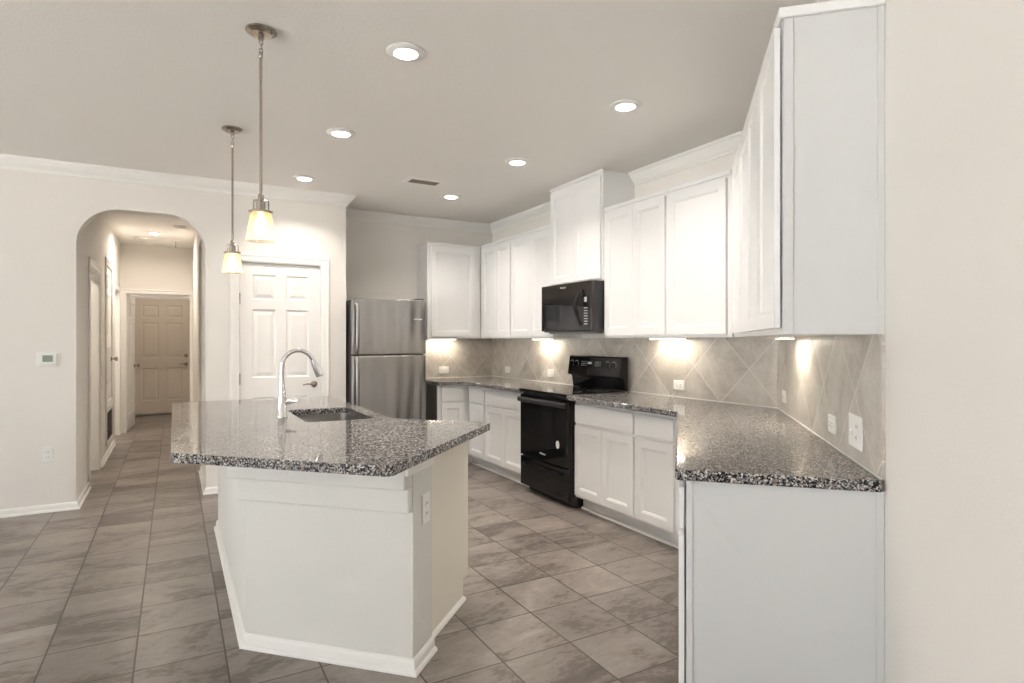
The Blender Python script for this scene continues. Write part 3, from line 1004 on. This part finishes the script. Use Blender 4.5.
# backguard
bgp = [(-.062, 1.03), (-.092, 1.035), (-.070, 1.200), (-.060, 1.210), (-.002, 1.210), (-.002, .9225), (-.030, .9225), (-.045, 1.02)]
m = MB(); m.rings([[(-RX, y, z) for y, z in bgp], [(RX, y, z) for y, z in bgp]])
bk = m.build('backguard', M_BLACK, rg, bevel=.003, seg=2)
tilt = math.atan2(.022, .165)
def on_guard(x, u, out=0.0):
    """point on the tilted control face, u from 0 (bottom) to 1 (top)"""
    y = -.092 + .022 * u; z = 1.035 + .165 * u
    return (x, y - out * math.cos(tilt), z + out * math.sin(tilt) * 0)
for kx in (-.325, -.255, .205, .290):
    k0 = MB().lathe([(.022, 0), (.021, .012), (.018, .020), (.004, .021)], (0, 0, 0), 20, 'Y').box(-.003, .003, -.028, -.018, -.017, .017).build('control_knob', M_BLACK, bk, smooth=True)
    k0.location = on_guard(kx, .62)
    rgm = MB()
    for q in range(11):
        a = math.radians(-120 + 24 * q)
        rgm.box(.029 * math.sin(a) - .0015, .029 * math.sin(a) + .0015, -.0012, 0, .029 * math.cos(a) - .003, .029 * math.cos(a) + .003)
    dm = rgm.build('dial_marks', M_MARK, bk)
    dm.location = on_guard(kx, .62, .0005)
    dm.rotation_euler = (-tilt, 0, 0)
dp = MB().box(-.045, .045, -.003, 0, -.020, .020).build('display', simple('display_glass', (.03, .035, .035), .05), bk)
dp.location = on_guard(-.05, .68); dp.rotation_euler = (-tilt, 0, 0)
cm = MB()
for i in range(4):
    cm.box(-.026 + i * .014, -.017 + i * .014, -.0045, -.003, -.008, .008)
cm = cm.build('display_segments', M_MARK, dp)
M_PAD = simple('pad_marks', (.35, .35, .36), .4)
for x0 in (-.175, .03):
    bt = MB()
    for i in range(4):
        for j in range(3):
            bt.box(x0 + i * .022, x0 + i * .022 + .012, -.0015, 0, -.022 + j * .017, -.022 + j * .017 + .006)
    bto = bt.build('touch_pad', M_PAD, bk)
    bto.location = on_guard(.0, .66, .0005); bto.rotation_euler = (-tilt, 0, 0)
# oven door
od = MB().box(-RX + .002, RX - .002, RF, RF + .029, .330, .872).build('oven_door', M_BLACK, rg, bevel=.006, seg=3)
MB().box(-RX + .075, RX - .075, RF - .0012, RF, .43, .76).build('oven_window', M_SMOKE, od, bevel=.0005, seg=1)
hm = MB()
pr = [(-.0, .845), (-.026, .848), (-.034, .838), (-.034, .815), (-.026, .805), (-.018, .812), (-.018, .832), (0, .832)]
n = 14
rs = []
for k in range(n + 1):
    x = -RX + .004 + (2 * RX - .008) * k / n
    rs.append([(x, RF + y * 1.0, z) for y, z in pr])
hm.rings(rs)
hm.box(-RX + .004, -RX + .03, RF - .026, RF - .001, .808, .845).box(RX - .03, RX - .004, RF - .026, RF - .001, .808, .845)
hm.build('oven_handle', M_BLACKS, od, bevel=.002, seg=1)
text_mesh('brand_badge', 'Whirlpool', .022, M_MARK, od, (-.0, RF - .0012, .388))
st = MB().lathe([(.026, 0), (.026, .0008), (.002, .0009)], (0, 0, 0), 28, 'Y').build('round_sticker', simple('sticker', (.72, .72, .70), .6), od)
st.location = (.230, RF - .0014, .500); st.scale = (1.0, 1, 1.25)
sd = MB().box(-RX + .002, RX - .002, RF + .002, RF + .029, .062, .318).build('storage_drawer', M_BLACK, rg, bevel=.006, seg=3)
rs = []
for k in range(19):
    t = k / 18
    x = -RX + .07 + (2 * RX - .14) * t
    zc = .268 + .0 * t
    b = 1 if 0.04 < t < .96 else .35
    rs.append([(x, RF + .004, zc + .012 * b), (x, RF - .020 * b, zc + .008 * b), (x, RF - .024 * b, zc - .006 * b), (x, RF + .004, zc - .014 * b)])
MB().rings(rs).build('drawer_handle', M_BLACK, sd, smooth=True)

# ------------------------------------------------------------------ microwave
mw = thing('microwave_oven', 'dark over-the-range microwave hung below the tall cabinet', 'microwave', (RW - .004, 4.3075, 1.424), NEG90)
MX = .380; MF = -(RW - .004 - 2.950)
MB().box(-MX, MX, MF + .030, -.008, .0, .418).build('microwave_body', M_BLACKS, mw, bevel=.003)
mdr = MB().box(-MX, MX, MF + .002, MF + .029, .010, .418).build('microwave_door', M_MWFACE, mw, bevel=.004, seg=3)
MB().box(-MX + .018, MX - .115, MF - .0015, MF + .002, .028, .300).build('door_window', M_SMOKE, mdr, bevel=.001, seg=1)
MB().box(MX - .150, MX - .035, MF - .001, MF + .002, .018, .300).build('control_panel', M_SMOKE, mdr)
kp = MB()
for i in range(3):
    for j in range(7):
        kp.box(MX - .098 + i * .018, MX - .098 + i * .018 + .010, MF - .0022, MF - .0011, .06 + j * .022, .06 + j * .022 + .006)
kp.build('keypad_marks', M_MARK, mdr)
MB().box(MX - .095, MX - .06, MF - .0022, MF - .0011, .245, .285).build('display', simple('pale_display', (.45, .5, .55), .2), mdr)
rs = []
for k in range(21):
    t = k / 20
    z = .055 + .300 * t
    b = math.sin(PI * t)
    wv = .013 + .016 * b
    xc = MX - .135 - .0 * b
    rs.append([(xc + wv * math.cos(a) - .010 * b, MF - .006 - .045 * b + .009 * math.sin(a), z) for a in [2 * PI * i / 14 for i in range(14)]])
MB().rings(rs).build('door_handle', M_BLACK, mdr, smooth=True)
text_mesh('brand_badge', 'Whirlpool', .020, M_MARK, mdr, (-.03, MF + .0008, .385))
MB().box(-MX + .03, MX - .03, MF + .06, -.06, -.012, -.0005).build('underside_panel', simple('filter_grey', (.35, .34, .32), .35, metal=.6), mw, bevel=.002)

# ------------------------------------------------------------------ small wall plates
def plate(loc, rz, horiz, label, kind='duplex', w=.115, h=.073, cat='outlet', group='white wall plates', rot90=False):
    """local: plate on a wall at y=0, faces -Y; w across, h up"""
    r = thing('wall_outlet' if cat == 'outlet' else 'wall_switch', label, cat, loc, rz, group)
    MB().box(-w / 2, w / 2, -.007, -.0005, -h / 2, h / 2).build('cover_plate', M_PLATE, r, bevel=.003, seg=2)
    if kind in ('duplex',):
        for sgn in (-1, 1):
            if horiz:
                c = (sgn * w * .17, 0)
            else:
                c = (0, sgn * h * .17)
            rec = MB().box(c[0] - .016, c[0] + .016, -.0095, -.007, c[1] - .014, c[1] + .014).build('receptacle', M_PLATE, r, bevel=.003, seg=2)
            sm = MB()
            if horiz:
                sm.box(c[0] - .006, c[0] + .004, -.0100, -.0094, c[1] - .008, c[1] - .0055).box(c[0] - .006, c[0] + .004, -.0100, -.0094, c[1] + .0055, c[1] + .008)
            else:
                sm.box(c[0] - .008, c[0] - .0055, -.0100, -.0094, c[1] - .004, c[1] + .006).box(c[0] + .0055, c[0] + .008, -.0100, -.0094, c[1] - .004, c[1] + .006)
            sm.build('slots', M_SLOT, rec)
    elif kind == 'rocker':
        MB().box(-w * .28, w * .28, -.0095, -.007, -h * .25, h * .25).build('rocker', M_PLATE, r, bevel=.002, seg=2)
    elif kind == 'double':
        MB().box(-.040, -.022, -.009, -.007, -.016, .016).build('switch_frame', M_PLATE, r)
        MB().box(-.034, -.028, -.018, -.007, -.002, .009).build('toggle', M_PLATE, r, bevel=.002)
        for sgn in (-1, 1):
            rec = MB().box(.014, .046, -.0095, -.007, sgn * .02 - .013, sgn * .02 + .013).build('receptacle', M_PLATE, r, bevel=.003, seg=2)
            MB().box(.022, .0245, -.0100, -.0094, sgn * .02 - .004, sgn * .02 + .006).box(.0355, .038, -.0100, -.0094, sgn * .02 - .004, sgn * .02 + .006).build('slots', M_SLOT, rec)
    return r
XB = RW - .0102
plate((2.752, FW - .0102, 1.003), 0, True, 'white switch plate on tile beside the fridge', 'rocker', .125, .078, 'switch')
plate((XB, 6.12, 1.01), NEG90, True, 'small white outlet on tile nearest the far corner', 'duplex', .115, .073)
plate((XB, 5.20, 1.012), NEG90, True, 'white wall plate on tile just left of the range', 'rocker', .118, .082, 'switch')
plate((XB, 3.392, 1.008), NEG90, True, 'white outlet on tile right of the range', 'duplex')
def on_a(s, out=.0102):
    p = sc_(s, CW - out * R2)
    return p
for s, z, lab, kd, w_, h_, ct in ((5.56, 1.012, 'white outlet deepest in the angled corner', 'duplex', .118, .073, 'outlet'),
                                 (3.88, 1.006, 'white outlet on angled tile wall beside larger double plate', 'duplex', .118, .073, 'outlet'),
                                 (3.395, 1.026, 'largest white double plate with toggle and outlet on angled tiles', 'double', .165, .118, 'outlet')):
    p = on_a(s)
    plate((p[0], p[1], z), A45, True, lab, kd, w_, h_, ct)
plate((-.866, DW - .0003, .452), 0, False, 'white outlet low on wall left of the archway', 'duplex', .073, .120)
p = sc_(3.335, -1.475)
plate((p[0] + .0004, p[1] - .0004, .640), PI / 4, False, 'white outlet on the end of the island half wall', 'duplex', .075, .125)

# thermostat
th = thing('thermostat', 'small white thermostat with grey screen left of archway', 'thermostat', (-.864, DW, 1.203))
MB().box(-.075, .075, -.008, -.0005, -.056, .056).build('backplate', M_PLATE, th, bevel=.003)
MB().box(-.052, .052, -.026, -.008, -.045, .045).build('housing', M_PLATE, th, bevel=.005, seg=3)
MB().box(-.033, .033, -.0275, -.0258, -.020, .032).build('screen', M_LCD, th)

# ------------------------------------------------------------------ ceiling fixtures
def downlight(loc, label, group='recessed ceiling lights'):
    r = thing('recessed_light', label, 'ceiling light', (loc[0], loc[1], CEIL), 0, group)
    MB().lathe([(.094, -.0005), (.094, -.004), (.086, -.009), (.058, -.012), (.053, -.0005)], seg=40).build('trim_ring', M_PLATE, r, smooth=True)
    MB().lathe([(.0575, -.0115), (.052, -.0135), (.030, -.0155), (.002, -.016)], seg=40).build('lens', M_DISC, r, smooth=True)
    area_lamp('lamp_light', r, (0, 0, -.020), .10, CAN_W, WARM, spread=math.radians(125))
    return r
first = downlight((.985, 2.805), 'recessed ceiling light nearest the viewer, beside the closer pendant')
for x, y, lab in ((2.357, 2.800, 'recessed ceiling light in front of the angled cabinets'),
                  (.985, 4.112, 'recessed ceiling light just right of the farther pendant'),
                  (2.357, 4.100, 'recessed ceiling light in front of the tall microwave cabinet'),
                  (.985, 5.415, 'recessed ceiling light nearest the pantry wall crown molding'),
                  (2.357, 5.400, 'recessed ceiling light beside the ceiling vent'),
                  (-.225, 9.16, 'recessed ceiling light inside the hallway'),
                  (-1.45, 6.95, 'recessed ceiling light in the room behind the nearest hall doorway'),
                  (-1.45, 9.2, 'recessed ceiling light in the room behind the farthest hall doorway'),
                  (-.18, 11.5, 'added unseen ceiling light in the small room past the hall')):
    q = dup(first, (x, y, CEIL), 0, lab)
    if y > 6:                                   # brighter fixtures in the hall
        for ch in q.children:
            if ch.type == 'LIGHT':
                ch.data = ch.data.copy()
                ch.data.energy = CAN_W * (2.3 if y < 10 else .8)
                ch.data.spread = math.radians(170)
                ch.data.color = (1.0, .89, .77)
# the vestibule light is unseen, added to brighten the far door; same fixture

# ceiling air vent
cv = thing('ceiling_vent', 'small rectangular air vent in the kitchen ceiling', 'vent', (1.93, 5.02, CEIL), math.radians(0))
MB().prism([(-.17, -.09), (.17, -.09), (.17, .09), (-.17, .09)], -.008, -.0005, hole=[(-.13, -.055), (.13, -.055), (.13, .055), (-.13, .055)]).build('vent_frame', M_CEIL, cv, bevel=.002)
MB().box(-.13, .13, -.055, .055, -.0015, -.0005).build('vent_duct', M_DARK, cv)
sl = MB()
for k in range(9):
    y = -.05 + .0125 * k
    sl.add([(-.13, y, -.002), (.13, y, -.002), (.13, y + .006, -.008), (-.13, y + .006, -.008), (-.13, y + .001, -.002), (.13, y + .001, -.002), (.13, y + .007, -.008), (-.13, y + .007, -.008)],
           [(0, 1, 2, 3), (7, 6, 5, 4), (0, 4, 5, 1), (3, 2, 6, 7), (0, 3, 7, 4), (1, 5, 6, 2)])
sl.box(-.006, .006, -.055, .055, -.009, -.002)
sl.build('vent_slats', M_SLATD, cv)

# hallway ceiling items
sm = thing('smoke_detector', 'small round smoke detector on the hallway ceiling', 'smoke detector', (.06, 8.45, CEIL))
MB().lathe([(.065, -.0005), (.065, -.012), (.055, -.030), (.030, -.036), (.002, -.037)], seg=28).build('detector_shell', M_PLATE, sm, smooth=True)
MB().lathe([(.071, -.0004), (.071, -.008), (.066, -.010), (.060, -.0004)], seg=28).build('mounting_ring', M_PLATE, sm, smooth=True)
ah = thing('attic_hatch', 'flat attic access panel in the hallway ceiling', 'hatch', (-.20, 9.95, CEIL))
MB().prism([(-.28, -.30), (.28, -.30), (.28, .30), (-.28, .30)], -.012, -.0005, hole=[(-.24, -.26), (.24, -.26), (.24, .26), (-.24, .26)]).build('hatch_frame', M_TRIM, ah, bevel=.002)
MB().box(-.24, .24, -.26, .26, -.005, -.0005).build('hatch_panel', M_CEIL, ah)
MB().tube([(.22, -.2, -.005), (.22, -.2, -.10)], .003, 8).build('pull_cord', M_SLOT, ah)
# return grille
rgv = thing('return_grille', 'tan return air grille low on the hallway wall', 'grille', (HL, 8.70, .34), PI / 2)
MB().prism([(-.40, -.21), (.40, -.21), (.40, .21), (-.40, .21)], .0005, .012, hole=[(-.36, -.17), (.36, -.17), (.36, .17), (-.36, .17)]).move(Matrix.Rotation(PI / 2, 4, 'X')).build('grille_frame', M_TRIM, rgv, bevel=.002)
sl = MB()
for k in range(16):
    z = -.165 + .0213 * k
    sl.add([(-.36, -.001, z), (.36, -.001, z), (.36, -.010, z + .012), (-.36, -.010, z + .012), (-.36, -.001, z + .002), (.36, -.001, z + .002), (.36, -.010, z + .014), (-.36, -.010, z + .014)],
           [(0, 1, 2, 3), (7, 6, 5, 4), (0, 4, 5, 1), (3, 2, 6, 7), (0, 3, 7, 4), (1, 5, 6, 2)])
sl.build('grille_slats', M_GRILLE, rgv)
MB().box(-.36, .36, -.0012, -.0005, -.17, .17).build('grille_duct', M_DARK, rgv)

# ------------------------------------------------------------------ pendants
def pendant(loc, label, group='glass pendants over the island'):
    r = thing('pendant_light', label, 'pendant light', (loc[0], loc[1], CEIL), 0, group)
    zb = 1.802 - CEIL; zt = 1.930 - CEIL
    MB().lathe([(.062, -.0005), (.066, -.004), (.066, -.010), (.052, -.016), (.046, -.024), (.014, -.028), (.012, -.045), (.004, -.046)], seg=36).build('canopy', M_NICKEL, r, smooth=True)
    links = MB()
    for k, rz in ((0, 0), (1, PI / 2), (2, 0)):
        zc = -.056 - .020 * k
        ring = [(.0075 * math.cos(a) * math.cos(rz), .0075 * math.cos(a) * math.sin(rz), zc + .013 * math.sin(a)) for a in [2 * PI * i / 12 for i in range(13)]]
        links.tube(ring, .0022, 6)
    links.build('chain_links', M_NICKEL, r, smooth=True)
    MB().tube([(0, 0, -.108), (0, 0, zt + .085)], .0068, 12).lathe([(.009, -.100), (.009, -.125), (.0055, -.130)], seg=14).build('stem', M_NICKEL, r, smooth=True)
    cap = MB().lathe([(.008, zt + .088), (.013, zt + .080), (.013, zt + .055), (.020, zt + .050), (.020, zt + .012), (.046, zt + .010), (.049, zt + .006), (.049, zt - .002), (.030, zt - .002)], seg=32)
    for k in range(3):
        a = math.radians(20 + 120 * k)
        c, s = math.cos(a), math.sin(a)
        cap.tube([(.012 * c, .012 * s, zt + .060), (.034 * c, .034 * s, zt + .060), (.037 * c, .037 * s, zt + .055), (.037 * c, .037 * s, zt + .008)], .003, 8)
    for k in range(3):
        a = math.radians(80 + 120 * k)
        c, s = math.cos(a), math.sin(a)
        cap.tube([(.046 * c, .046 * s, zt + .002), (.058 * c, .058 * s, zt + .002)], .004, 8)
    cap.build('lamp_holder', M_NICKEL, r, smooth=True)
    MB().lathe([(.044, zt), (.050, zt - .03), (.058, zt - .09), (.0635, zb), (.0605, zb), (.055, zt - .09), (.047, zt - .03), (.040, zt)], seg=40, cap0=False, cap1=False).build('glass_shade', M_SHADE, r, smooth=True)
    MB().lathe([(.012, zt - .004), (.014, zt - .02), (.024, zt - .045), (.028, zt - .065), (.022, zt - .088), (.003, zt - .098)], seg=24).build('bulb', M_BULB, r, smooth=True)
    l = bpy.data.lights.new('lamp_light', 'POINT')
    l.energy = 0.6
    l.color = (1.0, 0.80, 0.55)
    l.shadow_soft_size = .03
    lo = bpy.data.objects.new('lamp_light', l)
    COL.objects.link(lo); lo.parent = r; lo.location = (0, 0, zb - .015)
    return r
pd1 = pendant((.343, 2.93), 'brushed nickel glass pendant nearer the viewer over island')
dup(pd1, (.338, 4.386, CEIL), 0, 'brushed nickel glass pendant farther away near the archway')

# ------------------------------------------------------------------ under-cabinet lights
def bar_light(loc, rz, L, label, wts=3.0):
    r = thing('under_cabinet_light', label, 'light bar', loc, rz, 'under-cabinet light bars')
    MB().box(-L / 2, L / 2, -.018, .018, -.010, -.0005).build('bar_housing', M_PLATE, r)
    MB().box(-L / 2 + .004, L / 2 - .004, -.015, .015, -.0135, -.0102).build('bar_lens', M_BAR, r)
    area_lamp('lamp_light', r, (0, 0, -.0145), L - .02, wts, (1.0, .87, .70), shape='RECTANGLE', sy=.02)
    return r
UZ = 1.372
bar_light((2.70, FW - .10, UZ), 0, .33, 'lit light bar under cabinet beside the fridge', 1.9)
bar_light((RW - .10, 5.22, UZ), NEG90, .36, 'lit light bar under cabinet just left of microwave', 1.9)
bar_light((RW - .10, 3.43, UZ), NEG90, .36, 'lit light bar under cabinet right of the microwave', 1.9)
p = sc_(4.75, CW - .10 * R2)
bar_light((p[0], p[1], UZ), A45, .36, 'lit light bar under the angled wall cabinets', 1.9)
